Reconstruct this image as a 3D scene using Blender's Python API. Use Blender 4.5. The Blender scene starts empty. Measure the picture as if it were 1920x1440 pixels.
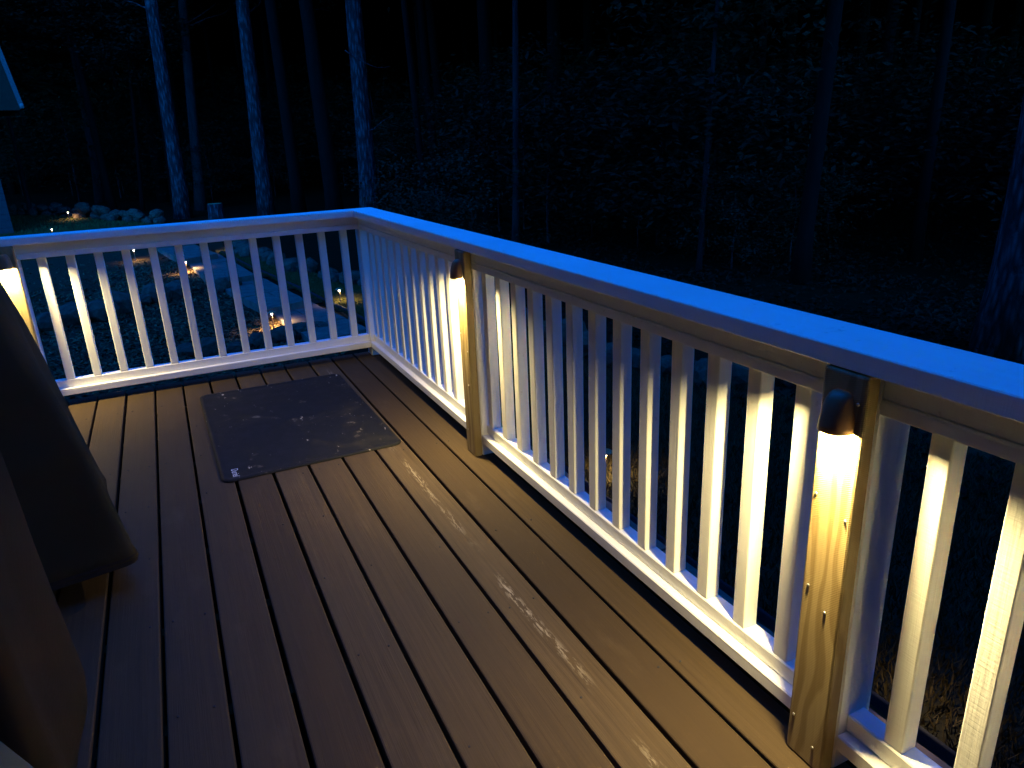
import bpy, bmesh, math, random
from mathutils import Vector, Matrix, noise

scene = bpy.context.scene
COL = scene.collection
random.seed(7)
R = math.radians

# ------------------------------------------------------------------ camera
CAM = Vector((-0.9722, -1.1876, 1.2119))
FWD = Vector((0.39737034, 0.85898136, -0.32287433))
RGT = Vector((0.9006283, -0.4325287, -0.04227999))
UPV = Vector((0.17597013, 0.27398894, 0.945497))
FPX = 1353.57
cd = bpy.data.cameras.new('camera')
cam = bpy.data.objects.new('camera', cd)
COL.objects.link(cam)
cam.matrix_world = Matrix(((RGT.x, UPV.x, -FWD.x, CAM.x), (RGT.y, UPV.y, -FWD.y, CAM.y),
                           (RGT.z, UPV.z, -FWD.z, CAM.z), (0, 0, 0, 1)))
cd.sensor_width = 36.0
cd.lens = 36.0 * FPX / 1920.0
cd.clip_start = 0.02
cd.clip_end = 600.0
scene.camera = cam

# ------------------------------------------------------------------ world: blue dusk sky
SUN_EL, SUN_ROT = R(-2.0), R(200)
world = bpy.data.worlds.new('World')
scene.world = world
world.use_nodes = True
wn, wl = world.node_tree.nodes, world.node_tree.links
wn.clear()
sky = wn.new('ShaderNodeTexSky')
sky.sky_type = 'NISHITA'
sky.sun_disc = False
sky.sun_elevation = SUN_EL
sky.sun_rotation = SUN_ROT
tint = wn.new('ShaderNodeMix')
tint.data_type = 'RGBA'
tint.blend_type = 'MULTIPLY'
tint.inputs[0].default_value = 1.0
tint.inputs[7].default_value = (0.005, 0.215, 1.0, 1)      # camera white-balanced for the warm lamps
bg = wn.new('ShaderNodeBackground')
bg.inputs['Strength'].default_value = 40.0
wo = wn.new('ShaderNodeOutputWorld')
wl.new(sky.outputs[0], tint.inputs[6])
wl.new(tint.outputs[2], bg.inputs[0])
wl.new(bg.outputs[0], wo.inputs[0])

vs = scene.view_settings
vs.view_transform = 'Standard'
vs.look = 'None'
vs.exposure = 0.0
vs.gamma = 1.0
vs.use_curve_mapping = False
scene.cycles.use_denoising = True
scene.cycles.max_bounces = 6
scene.cycles.diffuse_bounces = 6
scene.cycles.max_bounces = 8
scene.cycles.sample_clamp_indirect = 40.0

LAMP_COL = (1.0, 0.79, 0.33)
POST_W = 21.0
PATH_W = 42.0

# ------------------------------------------------------------------ helpers
def ray(px, py):
    return FWD + RGT * ((px - 960) / FPX) - UPV * ((py - 720) / FPX)

def at_y(px, py, y):
    d = ray(px, py)
    return CAM + d * ((y - CAM.y) / d.y)

def at_z(px, py, z):
    d = ray(px, py)
    return CAM + d * ((z - CAM.z) / d.z)

def hgt(x, y):
    """terrain height: the yard lies below the deck and rises towards the woods"""
    z = -1.35 + 0.04 * max(0.0, y - 6.0)
    if y > 32:
        z -= 0.02 * (y - 32)
    z += 0.03 * noise.noise(Vector((x * 0.5, y * 0.5, 1.7)))
    return z

def on_ground(px, py):
    z = -1.2
    for _ in range(30):
        p = at_z(px, py, z)
        z = hgt(p.x, p.y)
    return Vector((p.x, p.y, z))

def link(o, parent=None):
    COL.objects.link(o)
    if parent is not None:
        o.parent = parent
    return o

def mobj(name, me, mat=None, parent=None, loc=(0, 0, 0), rot=(0, 0, 0), scl=(1, 1, 1)):
    o = bpy.data.objects.new(name, me)
    if mat is not None and len(me.materials) == 0:
        me.materials.append(mat)
    o.location = loc
    o.rotation_euler = rot
    o.scale = scl
    return link(o, parent)

def empty(name, loc=(0, 0, 0), rz=0.0):
    o = bpy.data.objects.new(name, None)
    o.empty_display_size = 0.1
    o.location = loc
    o.rotation_euler = (0, 0, rz)
    return link(o)

def tag(o, label=None, cat=None, group=None, kind=None):
    if label: o['label'] = label
    if cat: o['category'] = cat
    if group: o['group'] = group
    if kind: o['kind'] = kind
    return o

def bm_mesh(bm, name, smooth=False):
    me = bpy.data.meshes.new(name)
    bmesh.ops.recalc_face_normals(bm, faces=bm.faces)
    bm.to_mesh(me)
    bm.free()
    if smooth:
        for p in me.polygons: p.use_smooth = True
    return me

def box_mesh(name, sx, sy, sz, bev=0.003, seg=1):
    """box centred in x, y, z with bevelled edges"""
    bm = bmesh.new()
    bmesh.ops.create_cube(bm, size=1.0)
    for v in bm.verts:
        v.co = Vector((v.co.x * sx, v.co.y * sy, v.co.z * sz))
    if bev > 0:
        bmesh.ops.bevel(bm, geom=list(bm.edges), offset=bev, segments=seg, affect='EDGES', profile=0.5)
    return bm_mesh(bm, name)

def box(name, x0, x1, y0, y1, z0, z1, mat, parent=None, bev=0.003, seg=1):
    me = box_mesh(name, x1 - x0, y1 - y0, z1 - z0, bev, seg)
    px, py, pz = (parent.location if parent is not None else (0, 0, 0))
    return mobj(name, me, mat, parent, ((x0 + x1) / 2 - px, (y0 + y1) / 2 - py, (z0 + z1) / 2 - pz))

def prism_mesh(name, poly, z0, z1, bev=0.0):
    bm = bmesh.new()
    vs_ = [bm.verts.new((x, y, z0)) for x, y in poly]
    f = bm.faces.new(vs_)
    r = bmesh.ops.extrude_face_region(bm, geom=[f])
    for v in r['geom']:
        if isinstance(v, bmesh.types.BMVert): v.co.z = z1
    if bev > 0:
        bmesh.ops.recalc_face_normals(bm, faces=bm.faces)
        bmesh.ops.bevel(bm, geom=list(bm.edges), offset=bev, segments=1, affect='EDGES')
    return bm_mesh(bm, name)

def tube_mesh(name, pts, radii, sides=8, cap=True, smooth=True, wob=0.0, seed=0):
    bm = bmesh.new()
    rings = []
    n = len(pts)
    for i, p in enumerate(pts):
        p = Vector(p)
        d = (Vector(pts[min(i + 1, n - 1)]) - Vector(pts[max(i - 1, 0)])).normalized()
        a = d.cross(Vector((0, 0, 1)))
        if a.length < 1e-3: a = Vector((1, 0, 0))
        elif abs(d.z) > 0.9: a = Vector((1, 0, 0)) - d * d.x
        a.normalize()
        b = d.cross(a)
        ring = []
        for k in range(sides):
            t = 2 * math.pi * k / sides
            r = radii[i]
            if wob:
                q = Vector((math.cos(t) * 1.3, math.sin(t) * 1.3, p.z * 0.5 + seed * 7.3))
                r *= 1 + wob * noise.noise(q * 1.5) + wob * 0.5 * noise.noise(q * 5)
            ring.append(bm.verts.new(p + a * (r * math.cos(t)) + b * (r * math.sin(t))))
        rings.append(ring)
    for i in range(n - 1):
        for k in range(sides):
            bm.faces.new((rings[i][k], rings[i][(k + 1) % sides], rings[i + 1][(k + 1) % sides], rings[i + 1][k]))
    if cap:
        bm.faces.new(rings[0]); bm.faces.new(rings[-1])
    return bm_mesh(bm, name, smooth)

def lathe_mesh(name, prof, sides=20, smooth=True):
    bm = bmesh.new()
    rings = []
    for r, z in prof:
        if r < 1e-5:
            rings.append([bm.verts.new((0, 0, z))])
        else:
            rings.append([bm.verts.new((r * math.cos(2 * math.pi * k / sides), r * math.sin(2 * math.pi * k / sides), z)) for k in range(sides)])
    for a, b in zip(rings[:-1], rings[1:]):
        for k in range(sides):
            k2 = (k + 1) % sides
            if len(a) == 1 and len(b) > 1: bm.faces.new((a[0], b[k], b[k2]))
            elif len(b) == 1 and len(a) > 1: bm.faces.new((a[k], b[0], a[k2]))
            elif len(a) > 1: bm.faces.new((a[k], a[k2], b[k2], b[k]))
    return bm_mesh(bm, name, smooth)

# ------------------------------------------------------------------ materials
class NT:
    def __init__(self, name):
        self.m = bpy.data.materials.new(name)
        self.m.use_nodes = True
        self.n, self.l = self.m.node_tree.nodes, self.m.node_tree.links
        self.b = self.n['Principled BSDF']
        self.tc = self.n.new('ShaderNodeTexCoord')
        self.oi = self.n.new('ShaderNodeObjectInfo')
    def put(self, sock, v):
        if hasattr(v, 'is_linked') or hasattr(v, 'links'): self.l.new(v, sock)
        else: sock.default_value = v
    def coords(self, scale, rand=True, rot=(0, 0, 0)):
        src = self.tc.outputs['Object']
        if rand:
            mu = self.n.new('ShaderNodeVectorMath'); mu.operation = 'SCALE'
            cx = self.n.new('ShaderNodeCombineXYZ')
            m1 = self.math('MULTIPLY', self.oi.outputs['Random'], 37.0)
            m2 = self.math('MULTIPLY', self.oi.outputs['Random'], 91.0)
            m3 = self.math('MULTIPLY', self.oi.outputs['Random'], 13.0)
            for k, s in enumerate((m1, m2, m3)): self.l.new(s, cx.inputs[k])
            ad = self.n.new('ShaderNodeVectorMath'); ad.operation = 'ADD'
            self.l.new(src, ad.inputs[0]); self.l.new(cx.outputs[0], ad.inputs[1])
            src = ad.outputs[0]
        mp = self.n.new('ShaderNodeMapping')
        mp.inputs['Scale'].default_value = scale
        mp.inputs['Rotation'].default_value = rot
        self.l.new(src, mp.inputs[0])
        return mp.outputs[0]
    def noise(self, vec, scale=1.0, detail=4, rough=0.55, dist=0.0, out=0):
        t = self.n.new('ShaderNodeTexNoise')
        t.inputs['Scale'].default_value = scale; t.inputs['Detail'].default_value = detail
        t.inputs['Roughness'].default_value = rough; t.inputs['Distortion'].default_value = dist
        self.l.new(vec, t.inputs['Vector'])
        return t.outputs[out]
    def wave(self, vec, scale, dist=0.0, dscale=1.0, typ='BANDS', direction='X'):
        t = self.n.new('ShaderNodeTexWave')
        t.wave_type = typ
        if typ == 'BANDS': t.bands_direction = direction
        else: t.rings_direction = direction
        t.inputs['Scale'].default_value = scale; t.inputs['Distortion'].default_value = dist
        t.inputs['Detail'].default_value = 2; t.inputs['Detail Scale'].default_value = dscale
        self.l.new(vec, t.inputs['Vector'])
        return t.outputs['Fac']
    def voronoi(self, vec, scale, feature='F1', rnd=1.0, out='Distance'):
        t = self.n.new('ShaderNodeTexVoronoi')
        t.feature = feature
        t.inputs['Scale'].default_value = scale
        t.inputs['Randomness'].default_value = rnd
        self.l.new(vec, t.inputs['Vector'])
        return t.outputs[out]
    def ramp(self, fac, stops):
        r = self.n.new('ShaderNodeValToRGB')
        el = r.color_ramp.elements
        while len(el) < len(stops): el.new(0.5)
        for e, (p, c) in zip(el, stops):
            e.position = p
            e.color = c if len(c) == 4 else (*c, 1)
        self.l.new(fac, r.inputs[0])
        return r.outputs[0]
    def rng(self, fac, a, b, c, d):
        r = self.n.new('ShaderNodeMapRange')
        r.inputs[1].default_value = a; r.inputs[2].default_value = b
        r.inputs[3].default_value = c; r.inputs[4].default_value = d
        self.l.new(fac, r.inputs[0])
        return r.outputs[0]
    def math(self, op, a, b=0.0):
        m = self.n.new('ShaderNodeMath'); m.operation = op
        self.put(m.inputs[0], a); self.put(m.inputs[1], b)
        return m.outputs[0]
    def mix(self, fac, a, b, mode='MIX'):
        m = self.n.new('ShaderNodeMix'); m.data_type = 'RGBA'; m.blend_type = mode
        self.put(m.inputs[0], fac)
        self.put(m.inputs[6], a if hasattr(a, 'links') else (*a, 1))
        self.put(m.inputs[7], b if hasattr(b, 'links') else (*b, 1))
        return m.outputs[2]
    def sep(self):
        s = self.n.new('ShaderNodeSeparateXYZ')
        self.l.new(self.tc.outputs['Object'], s.inputs[0])
        return s.outputs
    def bump(self, h, strength=0.3, dist=0.002):
        b = self.n.new('ShaderNodeBump')
        b.inputs['Strength'].default_value = strength
        b.inputs['Distance'].default_value = dist
        self.l.new(h, b.inputs['Height'])
        self.l.new(b.outputs[0], self.b.inputs['Normal'])
    def done(self, col, rough=0.6, spec=0.4):
        self.put(self.b.inputs['Base Color'], col if hasattr(col, 'links') else (*col, 1))
        self.put(self.b.inputs['Roughness'], rough)
        self.b.inputs['Specular IOR Level'].default_value = spec
        return self.m

def mat_paint(name, axis):
    """white exterior paint on sawn lumber; grain runs along axis"""
    t = NT(name)
    sc = [70.0, 70.0, 70.0]; sc['xyz'.index(axis)] = 2.5
    v = t.coords(sc)
    g = t.noise(v, 1.0, 5, 0.6)
    big = t.noise(t.coords((3, 3, 3)), 1.0, 3)
    saw = [0.0, 0.0, 0.0]; saw['xyz'.index(axis)] = 1.0
    w = t.noise(t.coords([(330.0 if a == axis else 12.0) for a in 'xyz']), 1.0, 2)
    dirt = t.noise(t.coords((25, 25, 25)), 1.0, 6, 0.7)
    c = t.mix(t.rng(g, 0.3, 0.75, 0, 0.5), (0.89, 0.88, 0.85), (0.80, 0.79, 0.76))
    c = t.mix(t.rng(big, 0.35, 0.7, 0, 0.7), c, (0.74, 0.73, 0.69))
    c = t.mix(t.rng(dirt, 0.63, 0.78, 0, 0.6), c, (0.34, 0.31, 0.26))
    h = t.math('ADD', g, t.math('MULTIPLY', w, 0.55))
    t.bump(h, 0.65, 0.0018)
    return t.done(c, t.rng(g, 0.2, 0.8, 0.55, 0.72), 0.3)

def mat_deck():
    t = NT('deck_stain')
    v = t.coords((85, 1.6, 85))
    g = t.noise(v, 1.0, 6, 0.62, 0.4)
    fine = t.noise(t.coords((420, 7, 420)), 1.0, 3)
    big = t.noise(t.coords((6, 1.2, 6)), 1.0, 3)
    spots = t.noise(t.coords((60, 60, 60)), 1.0, 3, 0.7)
    c = t.mix(t.rng(g, 0.32, 0.7, 0, 1), (0.056, 0.0375, 0.0180), (0.094, 0.0625, 0.030))
    c = t.mix(t.rng(big, 0.3, 0.75, 0, 0.6), c, (0.074, 0.053, 0.029))
    tone = t.math('MULTIPLY', t.oi.outputs['Random'], 0.75)
    c = t.mix(tone, c, (0.040, 0.025, 0.012))
    c = t.mix(t.rng(fine, 0.55, 0.72, 0, 0.45), c, (0.042, 0.027, 0.014))
    cracks = t.noise(t.coords((150, 2.2, 150)), 1.0, 2, 0.5, 0.6)
    c = t.mix(t.rng(cracks, 0.68, 0.74, 0, 0.55), c, (0.035, 0.022, 0.013))
    wear = t.noise(t.coords((9, 3.0, 9)), 1.0, 5, 0.65)
    c = t.mix(t.rng(wear, 0.58, 0.75, 0, 0.22), c, (0.13, 0.090, 0.044))
    kn = t.voronoi(t.coords((7, 1.1, 7)), 1.0)
    c = t.mix(t.rng(kn, 0.03, 0.11, 0.7, 0.0), c, (0.06, 0.036, 0.02))
    c = t.mix(t.rng(spots, 0.73, 0.78, 0, 0.5), c, (0.05, 0.033, 0.016))
    h = t.math('ADD', g, t.math('MULTIPLY', fine, 0.5))
    t.bump(h, 0.5, 0.0016)
    return t.done(c, t.rng(g, 0.25, 0.75, 0.66, 0.82), 0.08), t

def add_scuff(base_name, xoff=0.0):
    """deck stain with pale scraped streaks along the board"""
    m, t = mat_deck()
    m.name = base_name
    c0 = t.b.inputs['Base Color'].links[0].from_socket
    o = t.sep()
    wander = t.noise(t.coords((0.001, 3.0, 0.001), rand=False), 1.0, 2)
    lx = t.math('ADD', t.math('SUBTRACT', o[0], xoff), t.math('MULTIPLY', t.math('SUBTRACT', wander, 0.5), 0.045))
    band = t.rng(t.math('ABSOLUTE', lx), 0.0, 0.017, 1.0, 0.0)
    chips = t.noise(t.coords((110, 16, 110), rand=False), 1.0, 4, 0.75)
    gate = t.noise(t.coords((1.5, 2.2, 1.5), rand=False), 1.0, 2)
    k = t.math('MULTIPLY', t.math('MULTIPLY', band, t.rng(chips, 0.50, 0.56, 0, 1)), t.rng(gate, 0.42, 0.62, 0, 1))
    c = t.mix(t.math('MULTIPLY', k, 0.75), c0, (0.40, 0.33, 0.21))
    t.l.new(c, t.b.inputs['Base Color'])
    return m

def mat_pine():
    """unpainted treated pine: flat-sawn figure and fine diagonal saw marks"""
    t = NT('treated_pine')
    d = t.noise(t.coords((7, 7, 1.6)), 1.0, 3, 0.5, 0.0, 1)
    v = t.coords((1, 1, 0.10))
    warp = t.mix(0.16, v, d)
    fig = t.wave(warp, 10.0, 3.5, 1.2, 'RINGS', 'X')
    grain = t.noise(t.coords((160, 160, 5)), 1.0, 4, 0.6)
    saw = t.wave(t.coords((1, 1, 1), rand=False, rot=(R(18), 0, 0)), 90.0, 0.6, 3.0, 'BANDS', 'Z')
    knots = t.voronoi(t.coords((14, 14, 4.2)), 1.0)
    c = t.mix(t.rng(fig, 0.35, 0.8, 0, 1), (0.30, 0.222, 0.10), (0.19, 0.128, 0.05))
    c = t.mix(t.rng(grain, 0.35, 0.7, 0, 0.4), c, (0.24, 0.17, 0.072))
    c = t.mix(t.rng(knots, 0.0, 0.10, 0.8, 0.0), c, (0.20, 0.11, 0.05))
    h = t.math('ADD', t.math('MULTIPLY', saw, 0.6), grain)
    t.bump(h, 0.5, 0.0014)
    return t.done(c, 0.62, 0.3)

def mat_simple(name, c1, c2, scale=8.0, rough=0.7, bump=0.3, bd=0.004, detail=5, spec=0.03, coords=None, metal=0.0):
    t = NT(name)
    g = t.noise(t.coords(coords or (1, 1, 1)), scale, detail, 0.6)
    c = t.mix(t.rng(g, 0.3, 0.7, 0, 1), c1, c2)
    t.bump(g, bump, bd)
    t.b.inputs['Metallic'].default_value = metal
    return t.done(c, rough, spec)

def mat_bark():
    t = NT('bark')
    v = t.coords((1, 1, 0.22))
    r = t.voronoi(v, 16.0, 'F1')
    n = t.noise(v, 22.0, 5, 0.65)
    lich = t.noise(t.coords((1, 1, 1)), 4.0, 5, 0.7)
    c = t.mix(t.rng(r, 0.1, 0.55, 0, 1), (0.070, 0.054, 0.056), (0.010, 0.008, 0.008))
    c = t.mix(t.rng(n, 0.35, 0.7, 0, 0.6), c, (0.030, 0.024, 0.024))
    c = t.mix(t.rng(lich, 0.55, 0.75, 0, 0.6), c, (0.080, 0.062, 0.064))
    t.bump(t.math('SUBTRACT', n, r), 1.0, 0.03)
    return t.done(c, 0.9, 0.02)

def mat_leaf(name, c1, c2):
    t = NT(name)
    geo = t.n.new('ShaderNodeNewGeometry')
    c = t.mix(geo.outputs['Random Per Island'], c1, c2)
    return t.done(c, 0.8, 0.03)

def mat_mat():
    t = NT('rubber_mat')
    o = t.coords((1, 1, 1), rand=False)
    fine = t.noise(o, 180.0, 3)
    s1 = t.noise(o, 5.5, 5, 0.62)
    s2 = t.noise(o, 16.0, 5, 0.7)
    s3 = t.noise(t.coords((1.0, 0.35, 1), rand=False), 34.0, 4, 0.7)
    c = t.mix(t.rng(fine, 0.3, 0.7, 0, 1), (0.009, 0.009, 0.008), (0.014, 0.0135, 0.012))
    c = t.mix(t.rng(s1, 0.52, 0.76, 0, 0.6), c, (0.040, 0.033, 0.022))
    dust = t.math('MULTIPLY', t.rng(s2, 0.58, 0.70, 0, 1), t.rng(s1, 0.50, 0.60, 0, 1))
    c = t.mix(t.math('MULTIPLY', dust, 0.8), c, (0.20, 0.16, 0.10))
    chips = t.math('MULTIPLY', t.rng(s3, 0.66, 0.69, 0, 1), t.rng(s1, 0.45, 0.50, 0, 1))
    c = t.mix(t.math('MULTIPLY', chips, 0.85), c, (0.42, 0.36, 0.26))
    t.bump(fine, 0.35, 0.0012)
    return t.done(c, t.rng(s1, 0.3, 0.7, 0.6, 0.8), 0.09)

def mat_fabric(name, c1, c2):
    t = NT(name)
    o = t.coords((1, 1, 1), rand=False)
    w = t.math('MULTIPLY', t.wave(o, 260.0, 0.3, 1, 'BANDS', 'X'), t.wave(o, 260.0, 0.3, 1, 'BANDS', 'Z'))
    b = t.noise(o, 4.0, 4)
    wr = t.noise(t.coords((1, 1, 0.5), rand=False), 9.0, 3)
    c = t.mix(t.rng(b, 0.3, 0.7, 0, 1), c1, c2)
    t.bump(t.math('ADD', t.math('MULTIPLY', w, 0.12), wr), 0.35, 0.012)
    return t.done(c, 0.9, 0.05)

def mat_emit(name, col, strength):
    t = NT(name)
    t.b.inputs['Emission Color'].default_value = (*col, 1)
    t.b.inputs['Emission Strength'].default_value = strength
    n = t.noise(t.coords((1, 1, 1)), 30.0, 2)
    return t.done(t.mix(n, (0.8, 0.8, 0.75), (0.75, 0.75, 0.7)), 0.4)

M = {}
for ax in 'xyz': M['paint_' + ax] = mat_paint('white_paint_' + ax, ax)
M['deck'] = mat_deck()[0]
M['deck_scuff'] = add_scuff('deck_stain_scraped', 0.002)
M['pine'] = mat_pine()
M['joist'] = mat_simple('old_joist', (0.035, 0.020, 0.006), (0.022, 0.013, 0.004), 20, 0.9)
M['bronze'] = mat_simple('bronze_enamel', (0.17, 0.10, 0.050), (0.20, 0.12, 0.062), 60, 0.48, 0.05, 0.001, spec=0.25)
M['lens'] = mat_emit('lit_lens', (1.0, 0.80, 0.46), 30.0)
M['path_lens'] = mat_emit('path_lit_lens', (1.0, 0.86, 0.60), 6.0)
M['mat'] = mat_mat()
M['print'] = mat_simple('white_print', (0.62, 0.63, 0.66), (0.55, 0.56, 0.6), 50, 0.5, 0.05)
M['cover_a'] = mat_fabric('charcoal_cover', (0.050, 0.037, 0.017), (0.064, 0.048, 0.022))
M['cover_b'] = mat_fabric('brown_cover', (0.048, 0.033, 0.016), (0.062, 0.043, 0.021))
M['cover_c'] = mat_fabric('taupe_cover', (0.19, 0.15, 0.062), (0.23, 0.18, 0.078))
M['strap'] = mat_simple('cover_strap', (0.030, 0.025, 0.022), (0.04, 0.033, 0.03), 80, 0.8)
M['tab'] = mat_simple('pale_tab', (0.42, 0.39, 0.33), (0.36, 0.33, 0.28), 40, 0.6)
M['steel'] = mat_simple('galvanised_nail', (0.55, 0.54, 0.52), (0.4, 0.4, 0.39), 80, 0.35, metal=1.0)
M['dark_metal'] = mat_simple('dark_metal', (0.03, 0.03, 0.032), (0.045, 0.043, 0.04), 30, 0.5)
M['soil'] = mat_simple('forest_soil', (0.011, 0.007, 0.0022), (0.006, 0.004, 0.0014), 7, 0.95, 0.6, 0.03)
M['mulch'] = mat_simple('mulch', (0.045, 0.028, 0.013), (0.022, 0.013, 0.008), 30, 0.95, 0.8, 0.02)
M['chip'] = mat_leaf('mulch_chip', (0.13, 0.075, 0.034), (0.024, 0.013, 0.009))
M['lawn'] = mat_simple('lawn_soil', (0.024, 0.020, 0.009), (0.014, 0.012, 0.006), 18, 0.95, 0.6, 0.015)
M['grass'] = mat_leaf('grass_blade', (0.030, 0.036, 0.010), (0.10, 0.075, 0.022))
M['grass_dry'] = mat_leaf('dry_grass_blade', (0.022, 0.018, 0.008), (0.065, 0.044, 0.017))
M['flag'] = mat_simple('bluestone', (0.125, 0.092, 0.070), (0.068, 0.052, 0.042), 7, 0.8, 0.5, 0.01)
M['rock'] = mat_simple('fieldstone', (0.085, 0.054, 0.036), (0.030, 0.020, 0.015), 5, 0.9, 0.8, 0.03)
M['edging'] = mat_simple('black_edging', (0.012, 0.012, 0.013), (0.02, 0.02, 0.02), 40, 0.6)
M['bark'] = mat_bark()
M['bark_dark'] = mat_simple('shade_painted_bark', (0.005, 0.004, 0.003), (0.003, 0.0025, 0.002), 9, 0.95, 0.8, 0.03, coords=(1, 1, 0.25))  # darker copy of the bark, the woods' shade put into its colour
M['bark_dim'] = mat_simple('dim_painted_bark', (0.020, 0.015, 0.014), (0.009, 0.007, 0.0065), 12, 0.95, 0.9, 0.03, coords=(1, 1, 0.2))  # bark copy with the weaker light on these trunks painted in
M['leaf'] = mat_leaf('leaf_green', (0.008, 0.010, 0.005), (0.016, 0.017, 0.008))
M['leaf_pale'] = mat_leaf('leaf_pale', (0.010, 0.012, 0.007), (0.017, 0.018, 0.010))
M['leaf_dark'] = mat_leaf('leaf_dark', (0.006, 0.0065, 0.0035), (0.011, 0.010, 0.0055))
M['siding'] = mat_simple('brown_siding', (0.24, 0.19, 0.10), (0.20, 0.16, 0.085), 12, 0.7, 0.2, 0.003)
M['house_wall'] = mat_simple('slate_siding', (0.045, 0.034, 0.034), (0.036, 0.028, 0.028), 12, 0.7, 0.2, 0.003)
M['gutter'] = mat_simple('grey_gutter', (0.16, 0.15, 0.14), (0.13, 0.12, 0.115), 12, 0.7, 0.2, 0.003)
M['gable'] = mat_simple('taupe_siding', (0.030, 0.020, 0.013), (0.022, 0.015, 0.010), 12, 0.7, 0.2, 0.003)
M['shingle'] = mat_simple('shingles', (0.09, 0.085, 0.08), (0.05, 0.048, 0.046), 40, 0.9, 0.6, 0.01)
M['trim'] = mat_simple('white_trim', (0.75, 0.75, 0.74), (0.68, 0.68, 0.67), 12, 0.5, 0.1)

# ------------------------------------------------------------------ ground
def grid_axis(lo, hi, fine_lo, fine_hi, fs, cs):
    a = []
    v = lo
    while v < hi:
        a.append(v)
        v += fs if fine_lo <= v < fine_hi else cs
    a.append(hi)
    return a

def ground_sheet():
    xs = grid_axis(-200, 200, -12, 20, 0.5, 6)
    ys = grid_axis(-200, 250, -6, 36, 0.5, 6)
    vv, ff = [], []
    for y in ys:
        for x in xs: vv.append((x, y, hgt(x, y) - 0.02))
    nx = len(xs)
    for j in range(len(ys) - 1):
        for i in range(nx - 1):
            a = j * nx + i
            ff.append((a, a + 1, a + nx + 1, a + nx))
    me = bpy.data.meshes.new('ground'); me.from_pydata(vv, [], ff); me.update()
    for p in me.polygons: p.use_smooth = True
    return tag(mobj('ground', me, M['soil']), kind='structure')
ground_sheet()

def inside(poly, x, y):
    c = False
    n = len(poly)
    for i in range(n):
        x1, y1 = poly[i]; x2, y2 = poly[(i + 1) % n]
        if (y1 > y) != (y2 > y) and x < (x2 - x1) * (y - y1) / (y2 - y1) + x1: c = not c
    return c

def sheet(name, poly, mat, lift, step=0.25):
    """a patch of ground cover laid on the terrain"""
    x0 = min(p[0] for p in poly); x1 = max(p[0] for p in poly)
    y0 = min(p[1] for p in poly); y1 = max(p[1] for p in poly)
    idx, vv, ff = {}, [], []
    def vert(i, j):
        if (i, j) not in idx:
            x, y = x0 + i * step, y0 + j * step
            idx[(i, j)] = len(vv)
            vv.append((x, y, hgt(x, y) + lift))
        return idx[(i, j)]
    for i in range(int((x1 - x0) / step) + 1):
        for j in range(int((y1 - y0) / step) + 1):
            if inside(poly, x0 + (i + 0.5) * step, y0 + (j + 0.5) * step):
                ff.append((vert(i, j), vert(i + 1, j), vert(i + 1, j + 1), vert(i, j + 1)))
    me = bpy.data.meshes.new(name); me.from_pydata(vv, [], ff); me.update()
    for p in me.polygons: p.use_smooth = True
    return tag(mobj(name, me, mat), kind='structure')

# the path's right edge and the far edge of the lawn, read off the ground
EDGE = [(1.45, 7.6), (1.40, 8.7), (1.31, 9.52), (1.15, 10.27), (0.98, 11.37), (0.47, 13.73), (0.05, 16.25), (-0.9, 19.5)]
ROW = [(4.9, 3.6), (4.2, 4.4), (3.85, 5.0), (3.6, 5.6), (3.55, 6.3), (3.3, 7.4), (2.7, 9.2), (2.1, 11.1), (1.73, 11.75), (1.43, 12.84), (1.14, 13.5), (0.89, 14.57), (0.45, 16.4), (-0.2, 19.6), (-0.95, 22.1), (-2.4, 24.3), (-4.0, 26.6), (-6.0, 27.9), (-8.5, 29)]
lawn_poly = EDGE[:7] + [(-0.9, 19.5), (-6, 20.5), (-8.5, 28.4)] + ROW[::-1][1:-1] + [(4.9, 3.6), (6.5, -3.5), (1.62, -3.5), (1.62, 7.0)]
sheet('lawn', lawn_poly, M['lawn'], 0.0)
bed_poly = [(0.9, 7.2), (0.7, 8.8), (0.3, 10.6), (-0.3, 13.0), (-0.62, 15.5), (-1.3, 18.2), (-3.0, 19.5), (-7, 19), (-7, 4.0), (0.9, 4.0)]
sheet('mulch_bed', bed_poly, M['mulch'], 0.004)

def blades(name, poly, n, hmin, hmax, mat, seed, weight=None):
    rnd = random.Random(seed)
    x0 = min(p[0] for p in poly); x1 = max(p[0] for p in poly)
    y0 = min(p[1] for p in poly); y1 = max(p[1] for p in poly)
    vv, ff = [], []
    while len(ff) < n:
        x, y = rnd.uniform(x0, x1), rnd.uniform(y0, y1)
        if not inside(poly, x, y): continue
        if weight and rnd.random() > weight(x, y): continue
        z = hgt(x, y)
        a = rnd.uniform(0, 6.283); h = rnd.uniform(hmin, hmax); w = rnd.uniform(0.004, 0.008)
        lx, ly = rnd.gauss(0, 0.4) * h, rnd.gauss(0, 0.4) * h
        k = len(vv)
        vv += [(x - w * math.cos(a), y - w * math.sin(a), z - 0.005), (x + w * math.cos(a), y + w * math.sin(a), z - 0.005), (x + lx, y + ly, z + h)]
        ff.append((k, k + 1, k + 2))
    me = bpy.data.meshes.new(name); me.from_pydata(vv, [], ff); me.update()
    return mobj(name, me, mat)

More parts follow.
